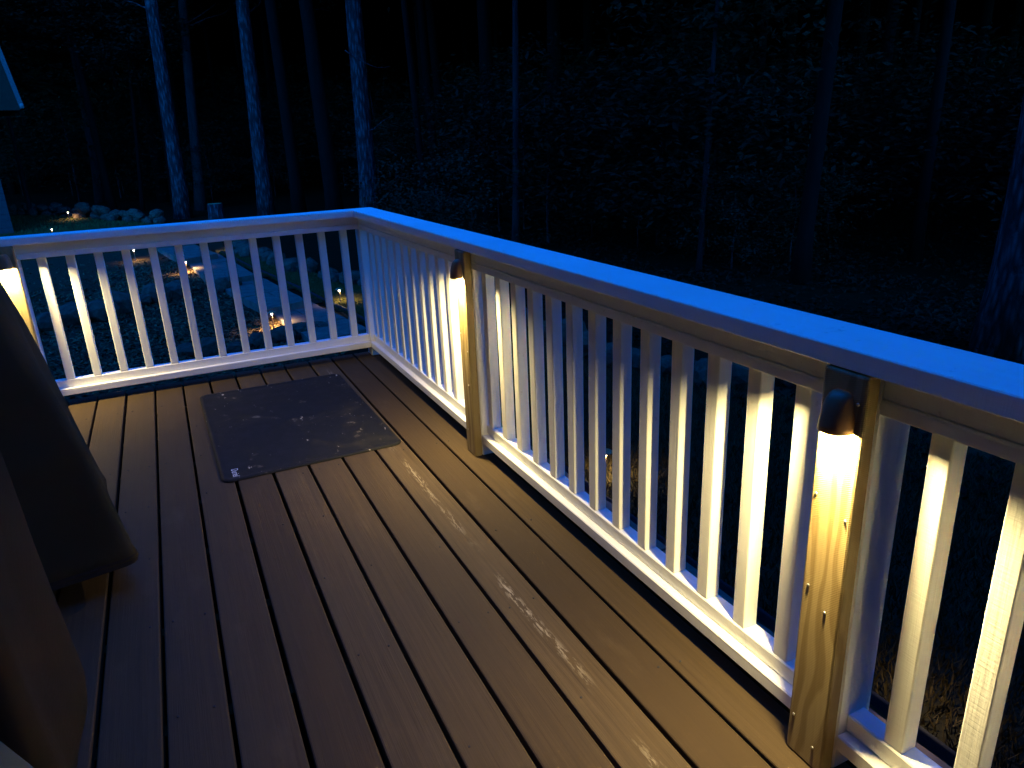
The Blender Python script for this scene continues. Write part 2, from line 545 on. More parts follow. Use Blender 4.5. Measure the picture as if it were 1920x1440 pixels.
strip = EDGE[:7] + [(0.45, 16.4), (0.89, 14.57), (1.14, 13.5), (1.43, 12.84), (1.73, 11.75), (2.1, 11.1), (2.7, 9.2), (3.3, 7.4)]
tag(blades('lawn_grass', strip, 45000, 0.03, 0.07, M['grass'], 1), 'short green lawn grass between the flagstone steps and the boulders', 'grass', kind='stuff')
near_lawn = [(1.62, -1.0), (5.0, -1.0), (4.2, 4.4), (3.6, 6.0), (1.62, 6.5)]
tag(blades('yard_grass', near_lawn, 60000, 0.03, 0.08, M['grass_dry'], 2), 'patchy dry yard grass beside the long white railing', 'grass', kind='stuff')
far_lawn = [(-6, 20.6), (-0.9, 19.8), (-1.0, 21.9), (-2.4, 24.1), (-4.0, 26.3), (-6.0, 27.6)]
tag(blades('far_lawn_grass', far_lawn, 16000, 0.03, 0.08, M['grass'], 3), 'green grass patch lit by the farthest path light', 'grass', kind='stuff')

def chips(name, spots, n, seed):
    rnd = random.Random(seed)
    vv, ff = [], []
    for _ in range(n):
        cx, cy, s = rnd.choice(spots)
        x, y = rnd.gauss(cx, s), rnd.gauss(cy, s)
        if not inside(bed_poly, x, y): continue
        z = hgt(x, y) + 0.006
        m = Matrix.Rotation(rnd.uniform(0, 6.28), 3, 'Z') @ Matrix.Rotation(rnd.gauss(0, 0.5), 3, 'X') @ Matrix.Rotation(rnd.gauss(0, 0.4), 3, 'Y')
        L, W = rnd.uniform(0.015, 0.05), rnd.uniform(0.006, 0.016)
        k = len(vv)
        for a, b, c in ((-L, -W, 0), (L, -W * 0.6, 0), (L, W, 0.004), (-L, W, 0.006)):
            p = m @ Vector((a, b, c)); vv.append((x + p.x, y + p.y, z + p.z + 0.006))
        ff.append((k, k + 1, k + 2, k + 3))
    me = bpy.data.meshes.new(name); me.from_pydata(vv, [], ff); me.update()
    return tag(mobj(name, me, M['chip']), 'loose brown bark mulch in the planting bed left of the steps', 'mulch', kind='stuff')
chips('bark_mulch', [(0.2, 9.3, 0.7), (-0.5, 14.2, 0.7), (-1.5, 12.5, 1.6), (-0.8, 7.5, 1.5), (-2.6, 9.5, 1.6)], 26000, 4)

# ------------------------------------------------------------------ deck
PITCH = 0.1382
GAP = 0.0100
deck = empty('deck', (-1.2, 0.5, -0.03))
tag(deck, 'raised deck of brown stained boards with dark gaps inside the white railing', 'deck')
Y0, Y1 = -2.1, 3.09
edges = [-0.0599 + PITCH + 0.0, 0.148]
deck_rnd = random.Random(3)
bx = [(0.0783 + GAP / 2, 0.148)]
for k in range(20):
    bx.append((-0.0599 - k * PITCH + GAP / 2 + deck_rnd.uniform(-0.0012, 0.0012), -0.0599 - (k - 1) * PITCH - GAP / 2 + deck_rnd.uniform(-0.0012, 0.0012)))
for i, (a, b) in enumerate(bx):
    mt = M['deck_scuff'] if i == 3 else M['deck']
    me = box_mesh('deck_board', b - a, Y1 - Y0 + deck_rnd.uniform(-0.004, 0.004), 0.036, 0.004, 2)
    o = mobj('deck_board', me, mt, deck, ((a + b) / 2 + 1.2, (Y0 + Y1) / 2 - 0.5, 0.012 + deck_rnd.uniform(-0.0015, 0)))
    o.rotation_euler = (0, deck_rnd.uniform(-0.006, 0.006), 0)
for k in range(14):
    y = Y0 + 0.1 + k * 0.3905
    box('joist', -2.7, 0.10, y - 0.019, y + 0.019, -0.28, -0.0265, M['joist'], deck, 0.002)
box('rim_joist', 0.102, 0.140, Y0, Y1 - 0.045, -0.28, -0.0265, M['joist'], deck, 0.002)
box('rim_joist', -2.7, 0.140, Y1 - 0.044, Y1 - 0.006, -0.28, -0.0265, M['joist'], deck, 0.002)
for sx, sy in ((0.06, 3.0), (-1.6, 3.0), (0.06, -0.5), (0.06, 1.3)):
    z0 = hgt(sx, sy) - 0.05
    box('support_post', sx - 0.044, sx + 0.044, sy - 0.044, sy + 0.044, z0, -0.282, M['joist'], deck, 0.004)
# screw heads in pairs over the joists
screw = lathe_mesh('screw', [(0.0, -0.0015), (0.0015, -0.001), (0.0028, 0.0), (0.0028, -0.006)], 8)
screw.materials.append(M['dark_metal'])
for (a, b) in bx[:13]:
    for k in range(4, 14):
        y = Y0 + 0.1 + k * 0.3905
        for xx in (a + 0.025, b - 0.025):
            if b - a < 0.1 or deck_rnd.random() < 0.55: continue
            mobj('screw', screw, None, deck, (xx + 1.2 + deck_rnd.uniform(-0.004, 0.004), y - 0.5 + deck_rnd.uniform(-0.008, 0.008), 0.0315))

# ------------------------------------------------------------------ railings
WX, WY = 0.0321, 2.9739                 # inner faces of the white posts and rails
CT, CB = 0.8613, 0.8261                 # cap top and underside
TB = 0.756                              # underside of the top rail
RT, RB, ST = 0.0891, 0.0532, 0.129      # bottom rail top, underside, top of its raised strip
YN = -1.7                               # the long railing runs on past the camera
XL = -2.65

side = empty('deck_railing', (WX, 0.9, 0.0))
tag(side, 'long white wooden railing with blue-lit cap running from far corner to the right', 'railing')
farr = empty('deck_railing', (-0.8, WY, 0.0))
tag(farr, 'shorter white wooden railing across the far end of the deck', 'railing')

def mitred(name, pts, z0, z1, mat, parent):
    px, py, pz = parent.location
    me = prism_mesh(name, [(x - px, y - py) for x, y in pts], z0, z1, 0.0022)
    return mobj(name, me, mat, parent)
ci, co = 0.0035, 0.1435
yi, yo = ci + WY - WX, co + WY - WX
mitred('cap_board', [(ci, YN), (co, YN), (co, yo), (ci, yi)], CB, CT, M['paint_y'], side)
mitred('cap_board', [(XL, yi), (ci - 0.0015, yi + 0.0), (co - 0.0015, yo), (XL, yo)], CB, CT, M['paint_x'], farr)

def rail_run_side(y0, y1):
    box('top_rail', WX + 0.004, WX + 0.085, y0, y1, 0.7822, CB - 0.0005, M['paint_y'], side)
    box('top_rail_lip', WX - 0.001, WX + 0.088, y0, y1, TB, 0.7818, M['paint_y'], side, 0.004, 2)
    r = box('bottom_rail', WX, WX + 0.089, y0, y1, RB, RT, M['paint_y'], side)
    box('rail_strip', WX + 0.0235, WX + 0.0685, y0, y1, RT + 0.0002, ST, M['paint_y'], side)

def rail_run_far(x0, x1):
    box('top_rail', x0, x1, WY + 0.004, WY + 0.085, 0.7822, CB - 0.0005, M['paint_x'], farr)
    box('top_rail_lip', x0, x1, WY - 0.001, WY + 0.088, TB, 0.7818, M['paint_x'], farr, 0.004, 2)
    box('bottom_rail', x0, x1, WY, WY + 0.089, RB, RT, M['paint_x'], farr)
    box('rail_strip', x0, x1, WY + 0.0235, WY + 0.0685, RT + 0.0002, ST, M['paint_x'], farr)

P3, P2, PW = -0.4426, 1.2921, 0.089
F1 = -1.7195
rail_run_side(YN, P3 - 0.0006)
rail_run_side(P3 + PW + 0.0006, P2 - 0.0006)
rail_run_side(P2 + PW + 0.0006, WY - 0.0006)
rail_run_far(XL, F1 - 0.0006)
rail_run_far(F1 + PW + 0.0006, WX - 0.0006)
for y in (P3, P2):
    box('post', WX, WX + 0.089, y, y + PW, 0.0305 - 0.0303, CB - 0.001, M['paint_z'], side, 0.004)
box('corner_post', WX, WX + 0.089, WY, WY + 0.089, 0.0002, CB - 0.001, M['paint_z'], side, 0.004)
box('post', F1, F1 + PW, WY, WY + 0.089, 0.0002, CB - 0.001, M['paint_z'], farr, 0.004)

def nails(o, spots, axis):
    me = bpy.data.meshes.get('nail_head')
    if me is None:
        me = lathe_mesh('nail_head', [(0.0, 0.0012), (0.0028, 0.001), (0.0033, 0.0), (0.003, -0.004)], 8)
        me.materials.append(M['steel'])
    for u, z in spots:
        if axis == 'x': mobj('nail_head', me, None, o, (-0.0162, u, z), (0, -math.pi / 2, 0))
        else: mobj('nail_head', me, None, o, (u, -0.0162, z), (math.pi / 2, 0, 0))
HZ = (0.0005 + CB - 0.002) / 2
def facing_side(y, spots):
    o = box('facing_board', 0.0, WX - 0.0006, y, y + PW, 0.0005, CB - 0.002, M['pine'], side, 0.005, 2)
    nails(o, [(a, z - HZ) for a, z in spots], 'x')
    o['label'] = 'bare yellow pine facing board with nail heads'
facing_side(P3, [(0.034, 0.585), (-0.032, 0.560), (0.030, 0.395), (-0.012, 0.36), (0.032, 0.09), (-0.020, 0.05), (-0.03, 0.775)])
facing_side(P2, [(0.03, 0.50), (-0.03, 0.44), (0.02, 0.10), (-0.02, 0.30)])
o = box('facing_board', F1, F1 + PW, WY - 0.0321, WY - 0.0006, 0.0005, CB - 0.002, M['pine'], farr, 0.005, 2)
nails(o, [(0.028, 0.40 - HZ), (-0.02, 0.55 - HZ), (0.02, 0.10 - HZ)], 'y')
o['label'] = 'bare yellow pine facing board partly hidden by the dark cover'

bal = box_mesh('baluster', 0.038, 0.038, TB - ST - 0.0006, 0.003, 2)
bal.materials.append(M['paint_z'])
br = random.Random(5)
BZ = (TB + ST) / 2
def baluster(parent, x, y):
    px, py, pz = parent.location
    mobj('baluster', bal, None, parent, (x - px, y - py, BZ), (br.gauss(0, 0.0012), br.gauss(0, 0.0012), br.gauss(0, 0.012)))
for i in range(13): baluster(side, 0.0778, -0.2814 + 0.019 + i * 0.1265)
for i in range(12): baluster(side, 0.0778, 1.4928 + 0.019 + i * 0.1253)
for i in range(8): baluster(side, 0.0778, -0.557 + 0.019 - i * 0.1265)
for i in range(13): baluster(farr, -0.0703 + 0.019 - i * 0.1238, 3.0181)
for i in range(7): baluster(farr, F1 - 0.0765 - 0.019 - i * 0.1238, 3.0181)

# ------------------------------------------------------------------ post lamps
def shade_mesh():
    """half-round bronze hood: local +y points away from the post, z up, rim at z=0"""
    rows = [(0.0, 0.0290, 0.036), (0.012, 0.0285, 0.035), (0.028, 0.0270, 0.0325), (0.044, 0.0246, 0.029), (0.055, 0.0222, 0.025), (0.062, 0.0195, 0.0205), (0.0665, 0.016, 0.015), (0.069, 0.010, 0.008), (0.0697, 0.0, 0.0)]
    bm = bmesh.new()
    N = 22
    def ring(w, d, z, k):
        out = []
        for i in range(N + 1):
            a = math.pi * i / N
            c, s_ = math.cos(a), math.sin(a)
            x = (w - k) * math.copysign(abs(c) ** 0.72, c)
            y = (d - k) * abs(s_) ** 0.8
            out.append(bm.verts.new((x, max(y, 0.0), z)))
        return out
    outer = [ring(w, d, z, 0.0) for z, w, d in rows[:-1]]
    inner = [ring(w, d, z - (0.0 if q == 0 else 0.0025), 0.0028) for q, (z, w, d) in enumerate(rows[:-1])]
    for R_ in (outer, inner):
        for a, b in zip(R_[:-1], R_[1:]):
            for i in range(N): bm.faces.new((a[i], a[i + 1], b[i + 1], b[i]))
        bm.faces.new(R_[-1])
    for i in range(N): bm.faces.new((outer[0][i], outer[0][i + 1], inner[0][i + 1], inner[0][i]))
    return bm_mesh(bm, 'lamp_hood', True)
HOOD = shade_mesh(); HOOD.materials.append(M['bronze'])
LENS = lathe_mesh('lamp_lens', [(0.0, -0.003), (0.012, -0.002), (0.0155, 0.0), (0.0155, 0.004), (0.0, 0.004)], 20); LENS.materials.append(M['lens'])
PLATE = box_mesh('back_plate', 0.036, 0.003, 0.052, 0.001); PLATE.materials.append(M['bronze'])

def post_lamp(loc, rz, label):
    e = empty('post_lamp', loc, rz)
    tag(e, label, 'lamp', 'hooded lamps on the railing posts')
    mobj('lamp_hood', HOOD, None, e, (0, 0.0006, 0))
    mobj('back_plate', PLATE, None, e, (0, 0.0022, 0.029))
    mobj('lamp_lens', LENS, None, e, (0, 0.017, 0.022))
    ld = bpy.data.lights.new('lamp_light', 'AREA')
    ld.shape = 'DISK'; ld.size = 0.024; ld.energy = POST_W; ld.color = LAMP_COL
    lo = bpy.data.objects.new('lamp_light', ld)
    lo.location = (0, 0.018, 0.0065)
    lo.rotation_euler = (R(-20), 0, 0)         # the LED leans back so that it washes the post
    link(lo, e)
    return e
LZ = 0.7225
post_lamp((-0.0004, P3 + PW / 2, LZ), math.pi / 2, 'small bronze hooded lamp on the nearest post at right')
post_lamp((-0.0004, P2 + PW / 2, LZ), math.pi / 2, 'small bronze hooded lamp on the middle post of the long railing')
post_lamp((F1 + PW / 2, WY - 0.0325, LZ), math.pi, 'hooded lamp on the far railing post at the left edge')

# ------------------------------------------------------------------ grill mat
def mat_object():
    e = empty('grill_mat', (-0.585, 2.145, 0.0))
    tag(e, 'dirty black rubber grill mat lying on the deck boards', 'mat')
    W, L, rad = 0.728, 1.150, 0.045
    def outline(w, l, r, n=8):
        pts = []
        for cx, cy, a0 in ((w / 2 - r, l / 2 - r, 0), (-w / 2 + r, l / 2 - r, 90), (-w / 2 + r, -l / 2 + r, 180), (w / 2 - r, -l / 2 + r, 270)):
            for k in range(n + 1):
                a = R(a0 + 90 * k / n)
                pts.append((cx + r * math.cos(a), cy + r * math.sin(a)))
        return pts
    def ripple(x, y):
        z = 0.0016 + 0.0012 * noise.noise(Vector((x * 3, y * 3, 0)))
        d = math.hypot(x + W / 2 - 0.03, y - L / 2 + 0.05)
        return z + 0.012 * max(0, 1 - d / 0.22) ** 2
    # top sheet as a grid clipped to the rounded outline
    bm = bmesh.new()
    rings = [(0.0, 0.0005), (0.004, 0.0058), (0.016, 0.0058), (0.022, 0.0034), (0.05, 0.0034), (0.12, 0.0034), (0.2, 0.0034), (0.3, 0.0034)]
    prev = None
    for ins, z in rings:
        pts = outline(W - 2 * ins, L - 2 * ins, max(rad - ins, 0.008))
        cur = [bm.verts.new((x, y, z + (ripple(x, y) if z > 0.001 else ripple(x, y) - 0.001))) for x, y in pts]
        if prev:
            for i in range(len(cur)):
                j = (i + 1) % len(cur)
                bm.faces.new((prev[i], prev[j], cur[j], cur[i]))
        prev = cur
    bm.faces.new(prev)
    me = bm_mesh(bm, 'mat_sheet', True)
    mobj('mat_sheet', me, M['mat'], e)
    cu = bpy.data.curves.new('brand_print', 'FONT')
    cu.body = 'Duriel'
    cu.size = 0.034
    tmp = bpy.data.objects.new('tmp_text', cu)
    COL.objects.link(tmp)
    bpy.context.view_layer.update()
    me = bpy.data.meshes.new_from_object(tmp.evaluated_get(bpy.context.evaluated_depsgraph_get()))
    bpy.data.objects.remove(tmp)
    t = mobj('brand_print', me, M['print'], e, (-0.905 + 0.585, 1.683 - 2.145, 0.0066), (0, 0, -math.pi / 2))
    t.scale = (0.92, 1.1, 1)
    e.rotation_euler = (0, 0, R(0.9))
mat_object()

# ------------------------------------------------------------------ covered furniture
def drape(name, rings, seg, mat, parent, seed, fold=0.012, close_top=True):
    """rings: (cx, cy, hx, hy, r, z) rounded rectangles from hem to top"""
    bm = bmesh.new()
    prev = None
    def rr(hx, hy, r, n):
        pts = []
        for cx, cy, a0 in ((hx - r, hy - r, 0), (-hx + r, hy - r, 90), (-hx + r, -hy + r, 180), (hx - r, -hy + r, 270)):
            for k in range(n):
                a = R(a0 + 90 * k / (n - 1))
                pts.append((cx + r * math.cos(a), cy + r * math.sin(a)))
        out = []
        m = len(pts)
        for i in range(m):
            x1, y1 = pts[i]; x2, y2 = pts[(i + 1) % m]
            d = math.hypot(x2 - x1, y2 - y1)
            k = max(1, int(d / 0.06)) if d > 0.12 else 1
            out.append((i, x1, y1, x2, y2, k))
        return pts
    for q, (cx, cy, hx, hy, r, z) in enumerate(rings):
        pts = []
        base = rr(hx, hy, r, seg)
        m = len(base)
        for i in range(m):
            x1, y1 = base[i]; x2, y2 = base[(i + 1) % m]
            nsub = 10 if (i % seg) == seg - 1 else 1
            for k in range(nsub):
                f = k / nsub
                pts.append((x1 + (x2 - x1) * f, y1 + (y2 - y1) * f))
        cur = []
        for x, y in pts:
            l = math.hypot(x, y) or 1
            n = noise.noise(Vector((x * 5.5 + seed, y * 5.5, z * 0.8))) * fold + noise.noise(Vector((x * 14 + z * 2, y * 14 + seed, z * 2.2))) * fold * 0.5
            cur.append(bm.verts.new((cx + x + n * x / l, cy + y + n * y / l, z + 0.5 * n)))
        if prev:
            for i in range(len(cur)):
                j = (i + 1) % len(cur)
                bm.faces.new((prev[i], prev[j], cur[j], cur[i]))
        prev = cur
    if close_top: bm.faces.new(prev)
    me = bm_mesh(bm, name, True)
    return mobj(name, me, mat, parent)

# covered grill: corner of its hem near (-1.23, 0.97), turned ten degrees, sides flaring downwards
def covered_grill():
    rz = R(10)
    c, s_ = math.cos(rz), math.sin(rz)
    HX, HY = 0.62, 0.34
    # local corner (HX, -HY) sits at (-1.215, 0.965)
    ox = -1.215 - (HX * c + HY * s_)
    oy = 0.965 - (HX * s_ - HY * c)
    e = empty('covered_grill', (ox, oy, 0.0), rz)
    tag(e, 'grill under a charcoal fabric cover with flared hem at left', 'grill cover')
    rings = []
    for z, t in ((0.085, 0.0), (0.092, -0.006), (0.13, 0.004), (0.22, 0.020), (0.33, 0.040), (0.40, 0.052), (0.425, 0.052), (0.45, 0.060), (0.58, 0.085), (0.72, 0.112), (0.85, 0.135), (0.98, 0.158), (1.06, 0.175), (1.10, 0.20), (1.12, 0.25)):
        rings.append((0, 0, HX - t * 1.05, HY - t * 0.72, 0.034 + 0.05 * max(0.0, z - 0.3), z))
    body = drape('fabric_cover', rings, 6, M['cover_a'], e, 1.0, 0.034)
    hem = drape('hem', [(0, 0, HX + 0.004, HY + 0.004, 0.036, 0.078), (0, 0, HX + 0.004, HY + 0.004, 0.036, 0.104)], 6, M['strap'], e, 1.0, 0.034, False)
    for x in (-0.36, 0.36):
        for y in (-0.14, 0.14):
            box_o = mobj('leg', box_mesh('leg', 0.03, 0.03, 0.30, 0.003), M['dark_metal'], e, (x, y, 0.1505))
    mobj('bottom_shelf', box_mesh('bottom_shelf', 0.80, 0.34, 0.02, 0.004), M['dark_metal'], e, (0, 0, 0.11))
    mobj('shelf_rod', tube_mesh('shelf_rod', [(-0.4, -0.19, 0.07), (0.4, -0.19, 0.07)], [0.005, 0.005], 8), M['steel'], e)
covered_grill()

def covered_chair():
    e = empty('covered_chair', (-1.74, 0.085, 0.0))
    tag(e, 'chair under a dark brown fabric cover, gathered at the bottom, left foreground', 'chair cover')
    HX, HY = 0.472, 0.195
    rings = []
    for z, t in ((0.045, 0.105), (0.06, 0.088), (0.10, 0.055), (0.15, 0.025), (0.20, 0.006), (0.25, 0.0), (0.32, 0.004), (0.42, 0.010), (0.55, 0.016), (0.68, 0.020), (0.80, 0.026), (0.88, 0.034), (0.93, 0.05), (0.96, 0.08), (0.97, 0.12)):
        rings.append((0, 0, HX - t, HY - t * 0.8, 0.035, z))
    drape('fabric_cover', rings, 8, M['cover_b'], e, 4.2, 0.012)
    drape('drawstring_hem', [(0, 0, HX - 0.100, HY - 0.080, 0.035, 0.030), (0, 0, HX - 0.103, HY - 0.082, 0.035, 0.048)], 8, M['strap'], e, 4.2, 0.008, False)
covered_chair()

def covered_stool():
    e = empty('covered_footstool', (-1.80, -0.58, 0.0))
    tag(e, 'low seat under a pale taupe cover in the bottom left corner', 'seat cover')
    rings = []
    HX, HY = 0.66, 0.44
    for z, t in ((0.03, 0.0), (0.05, 0.0), (0.12, 0.03), (0.2, 0.06), (0.3, 0.095), (0.4, 0.135), (0.48, 0.17), (0.54, 0.21), (0.57, 0.25), (0.585, 0.30)):
        rings.append((0, 0, HX - t, HY - 0.05 * t, 0.04, z))
    drape('fabric_cover', rings, 6, M['cover_c'], e, 8.0, 0.010)
    drape('hem', [(0, 0, HX + 0.003, HY + 0.003, 0.042, 0.012), (0, 0, HX + 0.003, HY + 0.003, 0.042, 0.035)], 6, M['strap'], e, 8.0, 0.010, False)
covered_stool()

# ------------------------------------------------------------------ stones, steps, path lights
def rock_mesh(seed):
    bm = bmesh.new()
    bmesh.ops.create_icosphere(bm, subdivisions=2, radius=0.5)
    rnd = random.Random(seed)
    cuts = [Vector((rnd.gauss(0, 1), rnd.gauss(0, 1), rnd.gauss(0, 0.8))).normalized() for _ in range(7)]
    for v in bm.verts:
        d = v.co.normalized()
        r = 0.5 + 0.10 * noise.noise(d * 1.7 + Vector((seed * 3.1, 0, 0)))
        for c in cuts:
            k = d.dot(c)
            if k > 0.55: r = min(r, 0.40 / k)
        v.co = d * r * (1 + 0.05 * noise.noise(d * 5 + Vector((0, seed, 0))))
    me = bm_mesh(bm, 'stone', False)
    me.materials.append(M['rock'])
    return me
ROCKS = [rock_mesh(s) for s in range(6)]
rr_ = random.Random(12)

def stone_row(name, pts, size, label, jitter=0.08, double=False):
    """fieldstones laid end to end along a line on the ground"""
    c0 = pts[len(pts) // 2]
    base = Vector((c0[0], c0[1], hgt(*c0)))
    e = empty(name, base)
    tag(e, label, 'stone border')
    for (xa, ya), (xb, yb) in zip(pts[:-1], pts[1:]):
        L = math.hypot(xb - xa, yb - ya)
        t = 0.0
        while t < L:
            s = size * rr_.uniform(0.72, 1.4)
            f = min(1, (t + s * 0.4) / L)
            for lay in range(2 if double else 1):
                x = xa + (xb - xa) * f + rr_.gauss(0, jitter); y = ya + (yb - ya) * f + rr_.gauss(0, jitter)
                hz = s * rr_.uniform(0.6, 0.85)
                z = hgt(x, y) + hz * 0.26 + lay * hz * 0.62
                mobj('stone', rr_.choice(ROCKS), None, e, (x - base.x, y - base.y, z - base.z),
                     (rr_.uniform(-0.3, 0.3), rr_.uniform(-0.3, 0.3), rr_.uniform(0, 6.28)), (s * rr_.uniform(0.9, 1.25), s * rr_.uniform(0.8, 1.05), hz))
            t += s * 0.92
stone_row('stone_border', ROW[0:7], 0.42, 'row of fieldstones edging the yard beyond the long railing', 0.10)
stone_row('stone_border', ROW[7:13], 0.36, 'row of rounded fieldstones behind the lawn strip, seen between the far balusters', 0.09)
stone_row('stone_border', ROW[14:], 0.32, 'far low wall of stacked fieldstones at the edge of the woods, upper left', 0.08, True)
stone_row('stone_border', [(-3.6, 10.8), (-2.95, 11.05), (-2.0, 11.35), (-1.3, 12.1), (-0.55, 12.25), (-0.05, 12.3)], 0.40, 'fieldstones bordering the mulch bed behind the left balusters', 0.06)
stone_row('stone_border', [(-1.2, 8.5), (-0.42, 8.46), (0.32, 8.69), (0.79, 8.72)], 0.30, 'small stones along the near end of the mulch bed', 0.05)

path = empty('flagstone_path', (0.9, 10.0, -1.3))
tag(path, kind='structure')
def slab(poly, z, th=0.07, jitter=0.02):
    px, py, pz = path.location
    pts = []
    n = len(poly)
    for i in range(n):                                # roughen the outline
        x1, y1 = poly[i]; x2, y2 = poly[(i + 1) % n]
        m = max(1, int(math.hypot(x2 - x1, y2 - y1) / 0.16))
        for k in range(m):
            f = k / m
            j = jitter if k else 0.0
            pts.append((x1 + (x2 - x1) * f + rr_.uniform(-j, j) - px, y1 + (y2 - y1) * f + rr_.uniform(-j, j) - py))
    me = prism_mesh('flagstone', pts, z - th - pz, z - pz)
    return mobj('flagstone', me, M['flag'], path)

def tread(a, b, c, d, z, cuts, th):
    """a step tread a-b (front) c-d (back), split into flagstones with open joints"""
    a, b, c, d = map(Vector, (a, b, c, d))
    us = [0.0] + [u for u in cuts[0]] + [1.0]
    ws = [0.0] + [w for w in cuts[1]] + [1.0]
    g = 0.006
    P = {}
    for i, u in enumerate(us):
        for j, w in enumerate(ws):
            uu = u + (rr_.uniform(-0.07, 0.07) if 0 < i < len(us) - 1 else 0)
            ww = w + (rr_.uniform(-0.07, 0.07) if 0 < j < len(ws) - 1 else 0)
            P[i, j] = a.lerp(b, uu).lerp(d.lerp(c, uu), ww)
    for i in range(len(us) - 1):
        for j in range(len(ws) - 1):
            q = [P[i, j], P[i + 1, j], P[i + 1, j + 1], P[i, j + 1]]
            m = sum(q, Vector((0, 0))) / 4
            q = [p + (m - p).normalized() * g for p in q]
            slab([(p.x, p.y) for p in q], z + rr_.uniform(-0.006, 0.006), th, 0.012)
def step(front, back, z, cuts, th):
    q = [at_z(px, py, z).xy for px, py in (*front, *back)]
    tread(q[0], q[1], q[3], q[2], z, cuts, th)
R0, R1, R2, R3, R4 = ((590, 643), (690, 616)), ((500, 580), (575, 562)), ((393, 528), (480, 514)), ((345, 487), (408, 475)), ((262, 452), (325, 441))
step(R0, R1, -1.14, ([0.5], [0.36, 0.7]), 0.12)
step(R1, R2, -1.04, ([0.55], [0.35, 0.68]), 0.13)
step(R2, R3, -0.94, ([0.45], [0.3, 0.66]), 0.13)
step(R3, R4, -0.83, ([0.5], [0.25, 0.5, 0.75]), 0.13)
# the walk that runs beside the deck below the long railing
yy = -1.2
while yy < 6.6:
    L = rr_.uniform(0.55, 0.95)
    xm = rr_.uniform(0.8, 1.1)
    z0 = -1.30
    slab([(0.35, yy + 0.01), (xm - 0.008, yy + 0.01 + rr_.uniform(-.05, .05)), (xm - 0.008 + rr_.uniform(-.06, .06), yy + L), (0.35, yy + L)], z0 + rr_.uniform(-0.006, 0.006), 0.07)
    slab([(xm + 0.008, yy + 0.012), (1.54 + rr_.uniform(-.03, .03), yy + 0.012), (1.54 + rr_.uniform(-.03, .03), yy + L), (xm + 0.008 + rr_.uniform(-.02, .06), yy + L)], z0 + rr_.uniform(-0.006, 0.006), 0.07)
    yy += L + 0.014

def edging(pts, label):
    bm = bmesh.new()
    prev = None
    dense = []
    for (xa, ya), (xb, yb) in zip(pts[:-1], pts[1:]):
        for k in range(8): dense.append((xa + (xb - xa) * k / 8, ya + (yb - ya) * k / 8))
    dense.append(pts[-1])
    for x, y in dense:
        z = hgt(x, y)
        cur = [bm.verts.new((x - 0.012, y, z - 0.12)), bm.verts.new((x - 0.012, y, z + 0.055)), bm.verts.new((x, y, z + 0.065)), bm.verts.new((x + 0.012, y, z + 0.055)), bm.verts.new((x + 0.012, y, z - 0.12))]
        if prev:
            for i in range(4): bm.faces.new((prev[i], prev[i + 1], cur[i + 1], cur[i]))
        prev = cur
    o = mobj('lawn_edging', bm_mesh(bm, 'lawn_edging', True), M['edging'])
    tag(o, label, 'edging')
edging([(x + 0.05, y) for x, y in EDGE[1:7]], 'black plastic edging strip between the stone steps and the lawn')
edging([(1.60, -1.5), (1.60, 3.0), (1.60, 6.8)], 'black plastic edging strip along the walk beside the long railing')

HAT = lathe_mesh('lamp_hat', [(0.0, 0.262), (0.012, 0.262), (0.03, 0.256), (0.055, 0.246), (0.060, 0.242), (0.058, 0.240), (0.03, 0.246), (0.0, 0.249)], 20); HAT.materials.append(M['bronze'])
PSTEM = lathe_mesh('stem', [(0.0, -0.12), (0.006, -0.06), (0.009, 0.0), (0.009, 0.195), (0.013, 0.20), (0.013, 0.205), (0.0, 0.205)], 12); PSTEM.materials.append(M['bronze'])
PLENS = lathe_mesh('lit_lens', [(0.0, 0.206), (0.012, 0.206), (0.016, 0.225), (0.020, 0.238), (0.0, 0.2385)], 16); PLENS.materials.append(M['path_lens'])
def path_light(x, y, label, power=1.0, z=None):
    e = empty('path_light', (x, y, hgt(x, y) if z is None else z))
    tag(e, label, 'path light', 'small stake lights along the garden path')
    mobj('lamp_hat', HAT, None, e)
    mobj('stem', PSTEM, None, e)
    mobj('lit_lens', PLENS, None, e)
    ld = bpy.data.lights.new('stake_light', 'SPOT')
    ld.energy = PATH_W * power; ld.color = (1.0, 0.76, 0.36); ld.spot_size = R(158); ld.spot_blend = 0.7; ld.shadow_soft_size = 0.012
    lo = bpy.data.objects.new('stake_light', ld)
    lo.location = (0.0, 0.0, 0.232)
    link(lo, e)
    ld.use_shadow = True
    # the lens sits just under the light, so let the light shine from beside the stem
    lo.location = (0.024, -0.024, 0.232)
path_light(-0.70, 14.2, 'stake light on the mulch beside the upper steps, seen between the far balusters', 1.5)
path_light(0.20, 9.35, 'stake light by the lowest steps, its pool of light on the mulch below it', 1.9)
path_light(0.33, 16.6, 'stake light at the lawn edge above the top step')
path_light(-1.62, 16.3, 'stake light just under the far top rail, left of the upper step', 0.5)
path_light(-3.50, 24.97, 'farthest stake light on the grass in front of the far stone wall', 0.9)
path_light(-3.55, 20.9, 'stake light whose white head just clears the far railing cap', 0.5)
path_light(1.36, 10.2, 'stake light at the lawn edge beside the lowest steps', 0.8)
path_light(1.80, 3.15, 'stake light lighting the dry grass beyond the middle of the long railing', 0.45)
_p = at_z(1698, 1340, -1.30)
path_light(_p.x, _p.y, 'stake light on the flagstone walk, hidden behind the first baluster right of the nearest post', 0.10, -1.30)

